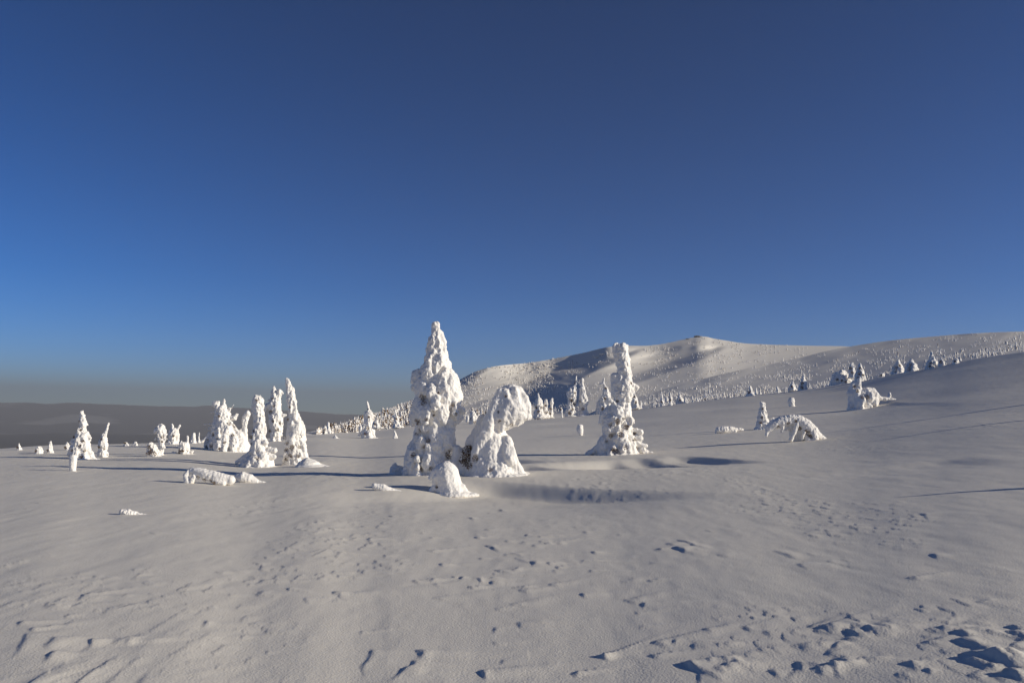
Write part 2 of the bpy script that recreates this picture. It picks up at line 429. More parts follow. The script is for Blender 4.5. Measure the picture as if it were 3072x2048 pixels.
tag(link('ground', mesh_np('ground', np.stack([GR * np.sin(GP), GR * np.cos(GP), np.full_like(GR, -640)], -1).reshape(-1, 3), grid_faces(5, 96, True)[:, ::-1], M_LOW)), kind='structure')

# ------------------------------------------------------------------ haze
HZ = 40000.0
me = bpy.data.meshes.new('haze'); bm = bmesh.new(); bmesh.ops.create_cube(bm, size=1.0)
zt, zb = 1100.0, -641.0
for v in bm.verts:
    v.co = Vector((v.co.x * 2 * HZ, v.co.y * 2 * HZ, zt if v.co.z > 0 else zb))
bm.to_mesh(me); bm.free()
MH = bpy.data.materials.new('haze'); MH.use_nodes = True
hn, hl = MH.node_tree.nodes, MH.node_tree.links
hn.clear()
ho = hn.new('ShaderNodeOutputMaterial'); hv = hn.new('ShaderNodeVolumePrincipled')
hv.inputs['Color'].default_value = (.60, .595, .60, 1)
hv.inputs['Density'].default_value = 0.00006
hv.inputs['Anisotropy'].default_value = 0.1
hl.new(hv.outputs[0], ho.inputs['Volume'])
me.materials.append(MH)
hz = tag(link('haze', me), kind='stuff')

# ------------------------------------------------------------------ snow covered trees
_ico = {}
def ico(n):
    if n not in _ico:
        b = bmesh.new(); bmesh.ops.create_icosphere(b, subdivisions=n, radius=1)
        b.verts.ensure_lookup_table()
        _ico[n] = (np.array([v.co[:] for v in b.verts]), np.array([[v.index for v in f.verts] for f in b.faces])); b.free()
    return _ico[n]

class Blobs:
    """snow lumps, in photo pixels: x right, d away from the viewer, y down the picture"""
    def __init__(s): s.c = []; s.r = []
    def add(s, x, d, y, rx, ry=None, rz=None):
        s.c.append((x, d, -y)); s.r.append((rx, ry or rx, rz or rx))
    def limb(s, pts):
        for (x0, y0, d0, r0), (x1, y1, d1, r1) in zip(pts[:-1], pts[1:]):
            L = math.sqrt((x1 - x0) ** 2 + (y1 - y0) ** 2 + (d1 - d0) ** 2)
            n = max(2, int(L / (max(min(r0, r1), 1.) * .5)) + 1)
            for k in range(n):
                t = k / (n - 1); r = r0 + (r1 - r0) * t
                s.add(x0 + (x1 - x0) * t, d0 + (d1 - d0) * t, y0 + (y1 - y0) * t, r)
    def raw(s):
        v, f = [], []; o = 0
        tv, tf = ico(2)
        for c, r in zip(s.c, s.r):
            v.append(tv * np.array(r) + np.array(c)); f.append(tf + o); o += len(tv)
        return np.concatenate(v), np.concatenate(f)

def remesh(v, f, vox):
    me = mesh_np('tmp', v, f)
    o = link('tmp', me)
    md = o.modifiers.new('r', 'REMESH'); md.mode = 'VOXEL'; md.voxel_size = vox; md.adaptivity = 0
    dg = bpy.context.evaluated_depsgraph_get()
    ev = o.evaluated_get(dg); m2 = ev.to_mesh()
    n = len(m2.vertices); co = np.empty(n * 3, np.float32); m2.vertices.foreach_get('co', co); co = co.reshape(-1, 3).astype(float)
    nf = len(m2.polygons); lt = np.empty(nf, np.int32); m2.polygons.foreach_get('loop_total', lt)
    li = np.empty(len(m2.loops), np.int32); m2.loops.foreach_get('vertex_index', li)
    if (lt == 4).all(): fc = li.reshape(-1, 4)
    else:
        m2.calc_loop_triangles(); fc = np.empty(len(m2.loop_triangles) * 3, np.int32); m2.loop_triangles.foreach_get('vertices', fc); fc = fc.reshape(-1, 3)
    ev.to_mesh_clear(); bpy.data.objects.remove(o); bpy.data.meshes.remove(me)
    return co, fc

def vnormals(v, f):
    a, b, c = v[f[:, 0]], v[f[:, 1]], v[f[:, 2]]
    fn = np.cross(b - a, c - a)
    n = np.zeros_like(v)
    for k in range(f.shape[1]): np.add.at(n, f[:, k], fn)
    return n / np.maximum(np.linalg.norm(n, axis=1, keepdims=True), 1e-9)

def relax(v, f, it):
    k = f.shape[1]
    e = np.concatenate([np.stack([f[:, i], f[:, (i + 1) % k]], 1) for i in range(k)])
    deg = np.zeros(len(v)); np.add.at(deg, e[:, 0], 1); np.add.at(deg, e[:, 1], 1)
    for _ in range(it):
        s = np.zeros_like(v); np.add.at(s, e[:, 0], v[e[:, 1]]); np.add.at(s, e[:, 1], v[e[:, 0]])
        v = v * .4 + .6 * s / np.maximum(deg, 1)[:, None]
    return v

def profile_blobs(B, prof, rng, lump=.38, depth=.9, fine=1.0, smooth=False, core=.78):
    prof = sorted(prof)
    ys = [p[0] for p in prof]; xl = [p[1] for p in prof]; xr = [p[2] for p in prof]
    y = ys[0]
    while y <= ys[-1]:
        L = float(np.interp(y, ys, xl)); Rr = float(np.interp(y, ys, xr)); w = max((Rr - L) / 2, 1.); c = (L + Rr) / 2
        if smooth:
            B.add(c, 0, y, w, w * depth, max(.5 * w, 3)); y += max(.2 * w, 2); continue
        B.add(c, 0, y + .1 * w, core * w, core * w * depth, max(.5 * w, 3))
        n = 7 if w > 14 else 5
        a0 = rng.uniform(0, 6.28)
        for k in range(n):
            a = (0 if k == 0 else math.pi if k == 1 else a0 + k * 6.28 / n + rng.uniform(-.4, .4))
            r = w * lump * rng.uniform(.7, 1.15)
            q = w - r * (1.0 if k < 2 else rng.uniform(.75, 1.05))
            B.add(c + q * math.cos(a), q * depth * math.sin(a), y + rng.uniform(-.1, .25) * w, r, r, r * rng.uniform(1.2, 2.1))
        if w > 7:
            for k in range(3 if w < 20 else 5):          # drooping snow-laden boughs
                a = rng.uniform(0, 6.28); q1 = w * rng.uniform(.96, 1.1); dy = w * rng.uniform(.35, .7); r1 = w * rng.uniform(.09, .14)
                for i in range(6):
                    t = i / 5.; q = w * .55 + (q1 - w * .55) * math.sin(t * 1.5708) ; r = w * .22 * (1 - t) + r1 * t
                    B.add(c + q * math.cos(a) * .97, q * depth * math.sin(a), y + dy * t ** 1.8 - .1 * w, r, r, r * 1.15)
        for k in range(int(4 * fine)):
            a = rng.uniform(0, 6.28); r = w * rng.uniform(.10, .2); q = w * rng.uniform(.86, 1.0)
            q *= .95
            B.add(c + q * math.cos(a) * .97, q * depth * math.sin(a), y + rng.uniform(-.3, .3) * w, r, r, r * rng.uniform(.8, 1.8))
        y += max(.42 * w, 2.6)
    L, Rr = xl[-1], xr[-1]; w = (Rr - L) / 2
    B.add((L + Rr) / 2 + .12 * w, 0, ys[-1] + .10 * w, w * 1.22, w * 1.15, w * .30)
    B.add((L + Rr) / 2 + .5 * w, 0, ys[-1] + .12 * w, w * 1.2, w * .8, w * .20)

def twigs(rng, cx, cy, cd, rad, n, ln):
    v, f = [], []
    for _ in range(n):
        a = rng.uniform(0, 6.28); q = rad * math.sqrt(rng.random())
        p = np.array([cx + q * math.cos(a), cd + rng.uniform(-.5, .3) * rad * .5, -(cy + q * math.sin(a))])
        dr = np.array([rng.uniform(-1, 1), rng.uniform(-1.2, .1), rng.uniform(-1.1, .5)]); dr /= np.linalg.norm(dr)
        L = ln * rng.uniform(.6, 1.3); w = L * .16
        s = np.cross(dr, [0.3, .2, 1.0]); s /= np.linalg.norm(s); t = np.cross(dr, s)
        o = len(v)
        v += [p + s * w, p - s * w * .5 + t * w * .9, p - s * w * .5 - t * w * .9, p + dr * L]
        f += [(o, o + 1, o + 3), (o + 1, o + 2, o + 3), (o + 2, o, o + 3), (o, o + 2, o + 1)]
    return np.array(v), np.array(f)

def to_world(v, Yb, base):
    sc = Yb / F
    w = P(v[:, 0], -v[:, 2], np.full(len(v), Yb))
    # depth of each lump, kept square to the picture scale
    w[:, 1] += v[:, 1] * sc
    return w - base

TREES = []
def snow_thing(name, label, cat, base_xy, blobs, gaps=(), vox=2.2, rough=(2.6, 16, 1.1, 5), group=None, trunk=None, seed=0, relaxn=2, Y=None, part='snow_crown'):
    bx, by = base_xy
    Yb = hit(bx, by) if Y is None else Y
    base = P(bx, by, Yb)
    v, f = blobs.raw()
    v, f = remesh(v, f, vox)
    v = relax(v, f, relaxn)
    n = vnormals(v, f)
    a1, s1, a2, s2 = rough
    dd = a1 * fbm3(v / s1 * np.array([1, 1, .6]), 3, seed) + a2 * fbm3(v / s2, 2, seed + 9)
    v = v + n * dd[:, None]
    rng = random.Random(seed + 5)
    tv = []
    for (gx, gy, gr) in gaps:
        wob = 1 + .55 * noise3(v[:, 0] / gr, v[:, 1] / gr, v[:, 2] / gr * .6, seed + 3)
        q = np.hypot((v[:, 0] - gx) * 1.25, v[:, 2] + gy) / wob
        sel = (q < gr) & (n[:, 1] < .2)
        if not sel.any(): continue
        surf = np.percentile(v[sel, 1], 20)
        w = sm(1.25 - q / gr) * (n[:, 1] < .35)
        v[:, 1] += w * gr * .6
        tv.append(twigs(rng, gx, gy, surf + gr * .28, gr * .95, int(14 + gr * 4), max(gr * .5, 3.5)))
    w = to_world(v, Yb, base)
    kids = []
    me = mesh_np(part, w, f, M_RIME)
    if not tv and trunk is None:
        o = link(name, me, None, base)
        return tag(o, label, cat, group)
    e = bpy.data.objects.new(name, None); e.location = base; e.empty_display_size = .3; COL.objects.link(e)
    tag(e, label, cat, group)
    link(part, me, e)
    if tv:
        for a, b in tv: link('branch', mesh_np('branch', to_world(a, Yb, base), b, M_TWIG, False), e)
    if trunk:
        pts = trunk
        tvv, tff = [], []; K = 8
        for i, (x, y, r) in enumerate(pts):
            for k in range(K):
                a = 6.283 * k / K; tvv.append((x + r * math.cos(a), r * math.sin(a), -y))
        for i in range(len(pts) - 1):
            for k in range(K): tff.append((i * K + k, i * K + (k + 1) % K, (i + 1) * K + (k + 1) % K, (i + 1) * K + k))
        link('trunk', mesh_np('trunk', to_world(np.array(tvv), Yb, base), np.array(tff), M_BARK), e)
    return e

def tree(name, label, base, prof, strokes=(), gaps=(), seed=1, lump=.38, depth=.9, vox=2.2, rough=(2.6, 16, 1.1, 5), group=None, fine=1.0, trunk=True, cat='tree', extra=(), relaxn=4, Y=None):
    rng = random.Random(seed)
    B = Blobs()
    if prof: profile_blobs(B, prof, rng, lump, depth, fine, lump < .26)
    for s in strokes: B.limb(s)
    for e in extra: B.add(*e)
    tr = None
    if trunk and prof:
        p = sorted(prof); top, bot = p[0], p[-1]
        cx = lambda q: (q[1] + q[2]) / 2
        w = (bot[2] - bot[1]) / 2
        mid = p[len(p) // 2]
        tr = [(cx(bot), bot[0] + 4, max(w * .14, 1.2)), (cx(mid), mid[0], max(w * .09, .9)), (cx(top), top[0] + 6, .5)]
    return snow_thing(name, label, cat, base, B, gaps, vox, rough, group, tr, seed, relaxn, Y)

def conifer(x0, yt, xb, yb, w, seed, steps=7, tip=.12):
    """a random slim crown from its tip to its foot"""
    rng = random.Random(seed); pr = []
    for k in range(steps + 1):
        t = k / steps
        h = w / 2 * (tip + (1 - tip) * t ** .85) * rng.uniform(.78, 1.2)
        c = x0 + (xb - x0) * t + rng.uniform(-.08, .08) * w
        pr.append((yt + (yb - yt) * t, c - h, c + h))
    return pr

# --- the big spruce in the middle
tree('snow_covered_spruce', 'tallest snow-plastered spruce in the middle, slim tip and broad ragged skirt', (1290, 1422),
     [(972, 1297, 1318), (986, 1294, 1320), (1004, 1292, 1329), (1026, 1283, 1339), (1051, 1280, 1340), (1069, 1274, 1342), (1090, 1272, 1350), (1111, 1262, 1358), (1133, 1250, 1367),
      (1154, 1244, 1377), (1176, 1244, 1386), (1190, 1245, 1393), (1211, 1242, 1374), (1226, 1240, 1390), (1244, 1244, 1388), (1261, 1247, 1364), (1283, 1247, 1362), (1315, 1240, 1358),
      (1333, 1234, 1350), (1351, 1218, 1345), (1386, 1211, 1340), (1410, 1214, 1338), (1426, 1214, 1338)],
     strokes=[[(1268, 1124, 0, 14), (1246, 1120, 4, 13), (1238, 1142, 4, 11)], [(1258, 1150, 2, 13), (1240, 1164, 2, 10)], [(1370, 1224, -8, 12), (1388, 1232, -10, 11)], [(1375, 1250, -8, 9), (1384, 1256, -8, 8)],
              [(1238, 1345, -14, 9), (1226, 1372, -18, 10), (1222, 1386, -18, 9)], [(1260, 1360, -30, 7), (1256, 1380, -34, 7)], [(1290, 1282, -40, 8), (1276, 1290, -44, 8)],
              [(1330, 1350, -34, 8), (1318, 1372, -38, 7)], [(1345, 1330, -20, 7), (1366, 1340, -22, 6), (1368, 1362, -22, 5), (1355, 1377, -22, 4)]],
     gaps=[(1272, 1192, 10), (1276, 1210, 9), (1260, 1262, 12), (1285, 1258, 6), (1290, 1321, 10), (1276, 1338, 5), (1244, 1362, 8), (1330, 1388, 8), (1362, 1215, 7), (1372, 1242, 6), (1252, 1300, 6),
           (1296, 1400, 8), (1270, 1404, 6), (1348, 1362, 13), (1306, 1246, 4), (1320, 1180, 4)], seed=3, lump=.36, vox=2.0, rough=(3.6, 17, 1.5, 5), fine=1, relaxn=4)
# --- bent tree with the hanging head
tree('bent_snow_tree', 'snow-buried tree with bowed head hanging right, beside tallest spruce', (1480, 1423),
     [(1158, 1518, 1549), (1168, 1505, 1567), (1190, 1486, 1580), (1211, 1470, 1594), (1228, 1464, 1598), (1246, 1456, 1592), (1262, 1448, 1560), (1275, 1440, 1528), (1290, 1428, 1518), (1305, 1424, 1518),
      (1318, 1420, 1532), (1335, 1414, 1540), (1352, 1410, 1542), (1372, 1404, 1546), (1392, 1400, 1556), (1410, 1394, 1570), (1426, 1390, 1582)],
     strokes=[[(1560, 1230, -6, 24), (1580, 1240, -6, 16), (1588, 1256, -6, 6)], [(1545, 1250, -10, 14), (1550, 1270, -10, 6)], [(1520, 1255, -20, 10), (1524, 1275, -22, 5)],
              [(1500, 1180, -16, 10), (1484, 1230, -24, 12), (1470, 1270, -22, 9)], [(1504, 1180, -20, 18), (1482, 1232, -32, 20), (1462, 1286, -36, 22), (1440, 1345, -34, 22), (1424, 1400, -30, 22)], [(1450, 1262, 8, 20), (1432, 1305, 8, 22), (1405, 1360, 6, 24), (1392, 1410, 4, 22)], [(1545, 1172, -28, 13), (1556, 1215, -36, 12), (1556, 1262, -30, 8), (1554, 1276, -28, 4)], [(1570, 1190, -22, 12), (1584, 1230, -24, 11), (1584, 1258, -20, 6)], [(1522, 1176, -30, 12), (1520, 1220, -42, 12), (1508, 1266, -40, 9), (1504, 1290, -36, 5)], [(1372, 1350, 10, 16), (1366, 1400, 8, 22)],
              [(1520, 1320, -36, 16), (1530, 1370, -46, 22), (1560, 1422, -30, 18)], [(1478, 1360, -46, 10), (1470, 1390, -50, 8)], [(1460, 1305, -30, 6), (1456, 1325, -32, 5)]],
     gaps=[(1405, 1350, 18), (1398, 1378, 18), (1412, 1396, 12), (1428, 1372, 10), (1518, 1190, 4), (1500, 1262, 5), (1472, 1404, 7), (1535, 1272, 5), (1496, 1236, 4)], seed=8, lump=.25, vox=2.1, rough=(3.2, 18, 1.0, 6), fine=0, relaxn=8)
# --- stump in front
tree('snow_stump', 'smooth curved snow stump standing in front of the tallest spruce', (1345, 1476),
     [(1389, 1322, 1350), (1397, 1312, 1366), (1412, 1302, 1377), (1430, 1300, 1381), (1450, 1304, 1386), (1464, 1306, 1394), (1478, 1304, 1406)],
     strokes=[[(1322, 1402, -4, 13), (1304, 1414, -8, 11), (1290, 1434, -10, 6)], [(1312, 1430, -14, 12), (1302, 1448, -14, 5)], [(1306, 1464, -6, 14), (1290, 1474, -8, 8)], [(1384, 1462, -6, 14), (1398, 1478, -8, 10), (1410, 1482, -6, 6)]], gaps=[(1312, 1458, 5)], seed=14, lump=.2, vox=1.7, rough=(1.4, 16, .7, 5), fine=0, relaxn=9, trunk=False, cat='snow stump')
tree('snow_mound', 'small ragged snow mound at left foot of the tallest spruce', (1195, 1420), [(1400, 1182, 1205), (1409, 1172, 1216), (1421, 1160, 1226)], seed=15, vox=1.6, trunk=False, cat='mound')
tree('snow_mound', 'low round-nosed snow hump tapering right, before the left side of the tallest spruce', (1150, 1470), None,
     strokes=[[(1128, 1460, 0, 12), (1150, 1464, 0, 13), (1180, 1474, 4, 9), (1210, 1478, 6, 6)]], extra=[(1124, 0, 1455, 9, 12, 8)], seed=16, vox=1.5, rough=(1., 12, .6, 5), trunk=False, cat='mound')
# --- the right hand spruce
tree('snow_covered_spruce', 'tall slender snow spruce with blunt top right of the bowed tree', (1856, 1362),
     [(1037, 1846, 1878), (1047, 1838, 1883), (1068, 1842, 1888), (1097, 1850, 1891), (1121, 1853, 1896), (1138, 1844, 1894), (1156, 1842, 1900), (1168, 1842, 1900), (1185, 1843, 1896), (1203, 1844, 1890),
      (1220, 1834, 1892), (1238, 1812, 1896), (1256, 1806, 1898), (1273, 1806, 1895), (1291, 1814, 1896), (1308, 1808, 1902), (1326, 1800, 1908), (1344, 1792, 1916), (1364, 1788, 1914)],
     strokes=[[(1846, 1042, 0, 12), (1840, 1054, -3, 6)], [(1895, 1156, -4, 11), (1908, 1162, -4, 9)], [(1890, 1290, -6, 9), (1922, 1296, -8, 8)], [(1905, 1310, -8, 9), (1922, 1316, -8, 9)], [(1912, 1330, -8, 10), (1932, 1336, -8, 8)],
              [(1820, 1232, -10, 8), (1806, 1244, -12, 8), (1802, 1268, -10, 7)], [(1850, 1215, -16, 7), (1826, 1200, -16, 6)], [(1800, 1340, 0, 14), (1780, 1354, 2, 12), (1760, 1362, 2, 7)], [(1925, 1352, -10, 10), (1950, 1360, -10, 6)],
              [(1846, 1130, 0, 14), (1843, 1180, 0, 12)]],
     gaps=[(1846, 1263, 9), (1828, 1272, 8), (1864, 1256, 6), (1876, 1280, 9), (1856, 1302, 9), (1830, 1306, 8), (1900, 1298, 6), (1898, 1318, 6), (1836, 1350, 12), (1868, 1338, 8), (1850, 1205, 6), (1908, 1345, 6), (1890, 1150, 4), (1816, 1324, 6)],
     seed=21, lump=.36, vox=1.7, rough=(2.6, 12, 1.2, 4.5), fine=1, relaxn=4)
# --- left group
tree('snow_covered_spruce', 'tall narrow snow spruce leaning left at the right of the left-hand group', (890, 1391),
     [(1134, 856, 865), (1148, 856, 873), (1161, 857, 879), (1180, 857, 884), (1197, 860, 888), (1221, 864, 891), (1245, 866, 898), (1260, 864, 905), (1282, 862, 912), (1301, 859, 918), (1313, 857, 915), (1330, 856, 914),
      (1354, 854, 921), (1374, 850, 926), (1393, 848, 930)],
     strokes=[[(884, 1310, -24, 10), (882, 1330, -28, 8)], [(868, 1358, -24, 6), (860, 1364, -24, 5)], [(910, 1330, -10, 10), (914, 1370, -10, 14), (926, 1392, -8, 10)], [(890, 1375, -26, 9), (902, 1384, -26, 8)]],
     gaps=[(884, 1342, 8), (868, 1330, 7), (902, 1340, 7), (862, 1350, 7), (880, 1366, 8), (902, 1366, 6), (866, 1376, 6), (872, 1222, 3), (868, 1258, 4), (858, 1312, 6)], seed=31, lump=.34, vox=1.5, rough=(2.0, 10, 1.0, 4), fine=.7, relaxn=4)
tree('snow_covered_spruce', 'blunt pillar-like snow tree on dark mound in the left-hand group', (768, 1400),
     [(1188, 765, 784), (1197, 758, 790), (1216, 756, 791), (1236, 757, 792), (1250, 760, 794), (1270, 760, 797), (1289, 759, 800), (1301, 754, 797), (1318, 750, 795), (1337, 752, 802), (1357, 750, 806), (1372, 740, 818), (1391, 722, 822), (1403, 716, 826)],
     strokes=[[(800, 1348, -4, 9), (826, 1350, -6, 8)], [(810, 1366, -8, 10), (822, 1370, -8, 9)], [(740, 1368, -2, 8), (722, 1378, -2, 7), (710, 1386, -2, 5)], [(785, 1330, -10, 8), (800, 1326, -12, 8)]],
     gaps=[(766, 1292, 5), (756, 1310, 6), (782, 1372, 6), (775, 1200, 3), (760, 1330, 6)], seed=37, lump=.3, vox=1.5, rough=(1.8, 10, .9, 4))
tree('snow_mound', 'dark shaded snow mound right of the tall narrow spruce in the left-hand group', (935, 1398), [(1377, 912, 932), (1386, 902, 948), (1398, 885, 968)],
     strokes=[[(948, 1392, 0, 8), (975, 1399, 4, 5), (1000, 1404, 6, 3)]], seed=38, vox=1.5, rough=(.8, 12, .4, 5), trunk=False, cat='mound', lump=.2, fine=.2)
tree('snow_covered_spruce', 'twin-topped snow spruce behind the pillar tree in the left-hand group', (828, 1323),
     [(1159, 819, 826), (1173, 815, 827), (1185, 811, 832), (1197, 812, 842), (1216, 806, 840), (1236, 811, 843), (1255, 806, 849), (1274, 807, 850), (1294, 812, 846), (1313, 812, 838), (1325, 812, 842)],
     strokes=[[(834, 1190, 0, 9), (838, 1174, 0, 8), (846, 1178, 0, 5)], [(812, 1216, 0, 9), (798, 1220, 0, 9), (796, 1230, 0, 5)], [(806, 1200, 0, 3), (804, 1202, 0, 3)], [(845, 1246, 0, 6), (856, 1244, 0, 4)], [(805, 1330, -4, 9), (792, 1334, -4, 9)]],
     gaps=[(820, 1196, 4), (814, 1236, 6), (826, 1262, 5), (836, 1288, 6), (815, 1292, 5), (826, 1218, 4), (842, 1270, 4)], seed=41, lump=.42, vox=1.4, rough=(2.0, 8, 1.0, 3.5), fine=1.8)
tree('snow_covered_spruce', 'bushy many-tipped snow tree left of the pillar tree, twigs sticking out left', (680, 1352),
     [(1221, 646, 680), (1236, 645, 684), (1255, 644, 694), (1270, 640, 690), (1284, 637, 700), (1299, 637, 712), (1313, 634, 735), (1330, 626, 745), (1347, 626, 742), (1356, 628, 740)],
     strokes=[[(655, 1222, 0, 9), (646, 1212, 0, 10), (654, 1208, 0, 8)], [(640, 1214, 0, 4), (637, 1218, 0, 3)], [(672, 1225, 0, 6), (671, 1210, 0, 4), (672, 1199, 0, 2.5)], [(678, 1240, 0, 5), (692, 1226, 0, 3.5), (700, 1215, 0, 2)],
              [(690, 1252, 0, 8), (704, 1254, 0, 8), (711, 1244, 0, 6)], [(735, 1330, 4, 10), (732, 1290, 4, 8), (735, 1255, 4, 9), (741, 1240, 4, 9)], [(648, 1236, 0, 3), (632, 1237, 0, 2)], [(645, 1272, -4, 3), (612, 1273, -6, 2)],
              [(645, 1280, -4, 3), (622, 1281, -4, 2)], [(642, 1287, -4, 3), (616, 1287, -4, 1.6)], [(690, 1262, -8, 6), (712, 1290, -10, 5), (718, 1294, -10, 3)], [(658, 1320, -20, 6), (652, 1342, -22, 6)], [(630, 1300, 6, 8), (618, 1330, 8, 9), (616, 1346, 8, 6)]],
     gaps=[(694, 1270, 6), (706, 1278, 7), (716, 1270, 6), (708, 1306, 5), (648, 1302, 5), (676, 1342, 4), (645, 1335, 7), (665, 1248, 3), (690, 1326, 4), (628, 1322, 7), (622, 1340, 6)], seed=47, lump=.36, vox=1.5, rough=(2.2, 8, 1.0, 3.5), fine=2)
# --- far left
tree('snow_covered_spruce', 'knobbly cone-shaped snow spruce at far left behind a little pillar', (240, 1376),
     [(1235, 239, 250), (1246, 240, 254), (1257, 240, 257), (1272, 238, 261), (1282, 240, 256), (1292, 231, 258), (1305, 228, 267), (1313, 228, 270), (1323, 221, 266), (1338, 218, 271), (1353, 213, 269), (1364, 212, 275), (1377, 212, 282)],
     strokes=[[(235, 1300, -6, 4), (219, 1326, -10, 4)], [(230, 1320, -8, 4), (214, 1352, -12, 4)], [(262, 1302, -4, 5), (272, 1314, -4, 4)], [(225, 1340, -8, 5), (210, 1364, -10, 4)], [(256, 1342, -6, 5), (272, 1356, -6, 4)]],
     gaps=[(246, 1290, 4), (228, 1310, 4), (258, 1322, 4), (250, 1336, 5), (228, 1350, 4), (262, 1352, 4), (236, 1366, 5), (256, 1370, 5), (240, 1262, 3)], seed=53, lump=.42, vox=1.4, rough=(2.0, 7, 1.0, 3.2), fine=2)
tree('snow_covered_spruce', 'thin snow spruce leaning right just right of the far-left cone spruce', (308, 1370),
     [(1268, 322, 328), (1277, 318, 327), (1292, 314, 322), (1307, 304, 320), (1323, 299, 321), (1333, 295, 324), (1348, 296, 318), (1358, 293, 324), (1371, 292, 320)], gaps=[(308, 1316, 3), (302, 1340, 4), (316, 1346, 3)], seed=57, lump=.44, vox=1.3, rough=(1.6, 6, .8, 3))
tree('snow_pillar', 'short upright snow pillar in front of the far-left cone spruce', (218, 1412), [(1368, 208, 230), (1380, 208, 231), (1395, 208, 229), (1413, 209, 228)], seed=58, lump=.25, vox=1.3, rough=(.9, 7, .5, 3), trunk=False, cat='snow pillar')
tree('snow_covered_spruce', 'top-heavy snow tree with bare dark lower branches, left of the two-horned one', (478, 1364),
     [(1277, 474, 493), (1290, 466, 497), (1300, 470, 495), (1316, 474, 491), (1330, 478, 494), (1346, 474, 490), (1365, 468, 490)],
     strokes=[[(470, 1290, 0, 8), (464, 1298, 0, 5)], [(466, 1315, 0, 3), (464, 1318, 0, 3)], [(492, 1312, 0, 5), (498, 1302, 0, 4)], [(488, 1330, 0, 4), (500, 1314, 0, 3)], [(488, 1340, -4, 5), (494, 1342, -4, 4)]],
     gaps=[(490, 1310, 5), (487, 1324, 4), (480, 1352, 6)], seed=61, lump=.4, vox=1.3, rough=(1.6, 6, .8, 3))
tree('snow_covered_bush', 'dark snow-dusted bush against the foot of the top-heavy tree', (455, 1368), [(1330, 448, 462), (1342, 442, 472), (1356, 440, 478), (1369, 440, 480)], gaps=[(452, 1340, 7), (462, 1352, 8), (450, 1358, 7), (470, 1360, 6)], seed=62, vox=1.3, rough=(2.4, 6, 1.2, 3), cat='bush')
tree('snow_covered_spruce', 'stout snow tree with two horn-like tips left of the bushy many-tipped one', (522, 1332),
     [(1286, 512, 530), (1295, 507, 538), (1303, 506, 540), (1313, 505, 537), (1322, 505, 533), (1333, 504, 537)], strokes=[[(516, 1290, 0, 6), (518, 1280, 0, 4), (516, 1272, 0, 3)], [(530, 1290, 0, 5), (536, 1282, 0, 3.5), (539, 1277, 0, 3.5)]], seed=66, lump=.3, vox=1.2, rough=(1.0, 7, .5, 3), trunk=True, gaps=[(527, 1306, 3)])
tree('snow_covered_bush', 'round snow bush with one short mast, in front of the two-horned tree', (558, 1361), [(1330, 538, 566), (1340, 536, 571), (1350, 536, 568), (1362, 545, 574)],
     strokes=[[(561, 1334, 0, 5), (562, 1320, 0, 3.6), (563, 1309, 0, 3)], [(520, 1358, -4, 5), (530, 1358, -4, 4)], [(572, 1358, 0, 3), (580, 1352, 0, 3)]], gaps=[(544, 1350, 5), (554, 1352, 4), (542, 1358, 4)], seed=67, vox=1.2, rough=(1.4, 6, .7, 3), cat='bush')
tree('snow_pillar', 'arched snow stub between the masted bush and the bushy tree', (582, 1329), [(1300, 577, 586), (1312, 573, 587), (1329, 570, 588)], seed=68, vox=1.1, rough=(1., 5, .6, 3), trunk=False, cat='snow pillar')
tree('snow_pillar', 'thin straight snow stub right of the arched stub', (597, 1328), [(1298, 595, 600), (1312, 593, 600), (1328, 592, 602)], seed=69, vox=1.1, rough=(1., 5, .6, 3), trunk=False, cat='snow pillar')
tree('snow_pole', 'slanting snow-crusted pole left of the bushy many-tipped tree', (604, 1326), None, strokes=[[(603, 1327, 0, 4), (612, 1318, 0, 4), (623, 1308, 0, 2.5)]], seed=70, vox=1.0, rough=(.6, 5, .3, 3), trunk=False, cat='pole')
for (nm, lb, ct, b, pr, sk) in [
    ('snow_covered_spruce', 'tiny pointed snow spruce alone on the field edge at the left border', 'tree', (57, 1349), [(1331, 55, 59), (1340, 52, 62), (1350, 51, 66)], ()),
    ('snow_covered_bush', 'low tangled snow bush left of a small rounded snow spruce', 'bush', (116, 1360), [(1340, 112, 124), (1348, 106, 129), (1361, 106, 128)], ()),
    ('snow_covered_spruce', 'small rounded snow spruce left of the far-left cone spruce', 'tree', (150, 1358), [(1325, 147, 154), (1336, 144, 157), (1348, 142, 158), (1359, 142, 161)], ()),
    ('snow_covered_spruce', 'small ragged snow tree touching the left side of the far-left cone spruce', 'tree', (202, 1350), [(1327, 198, 205), (1336, 194, 208), (1350, 196, 210)], ()),
    ('snow_covered_bush', 'flat wind-swept snow bush on the skyline, leaning right', 'bush', (380, 1337), [(1328, 374, 382), (1337, 370, 388)], ()),
    ('snow_mound', 'small round snow cap on the skyline left of the dark bush', 'mound', (406, 1336), [(1327, 402, 410), (1336, 398, 413)], ())]:
    tree(nm, lb, b, pr, sk, seed=b[0], vox=1.1, rough=(1.2, 5, .7, 3), trunk=ct == 'tree', cat=ct, gaps=[(b[0] - 3, b[1] - 8, 4)] if ct != 'mound' else ())
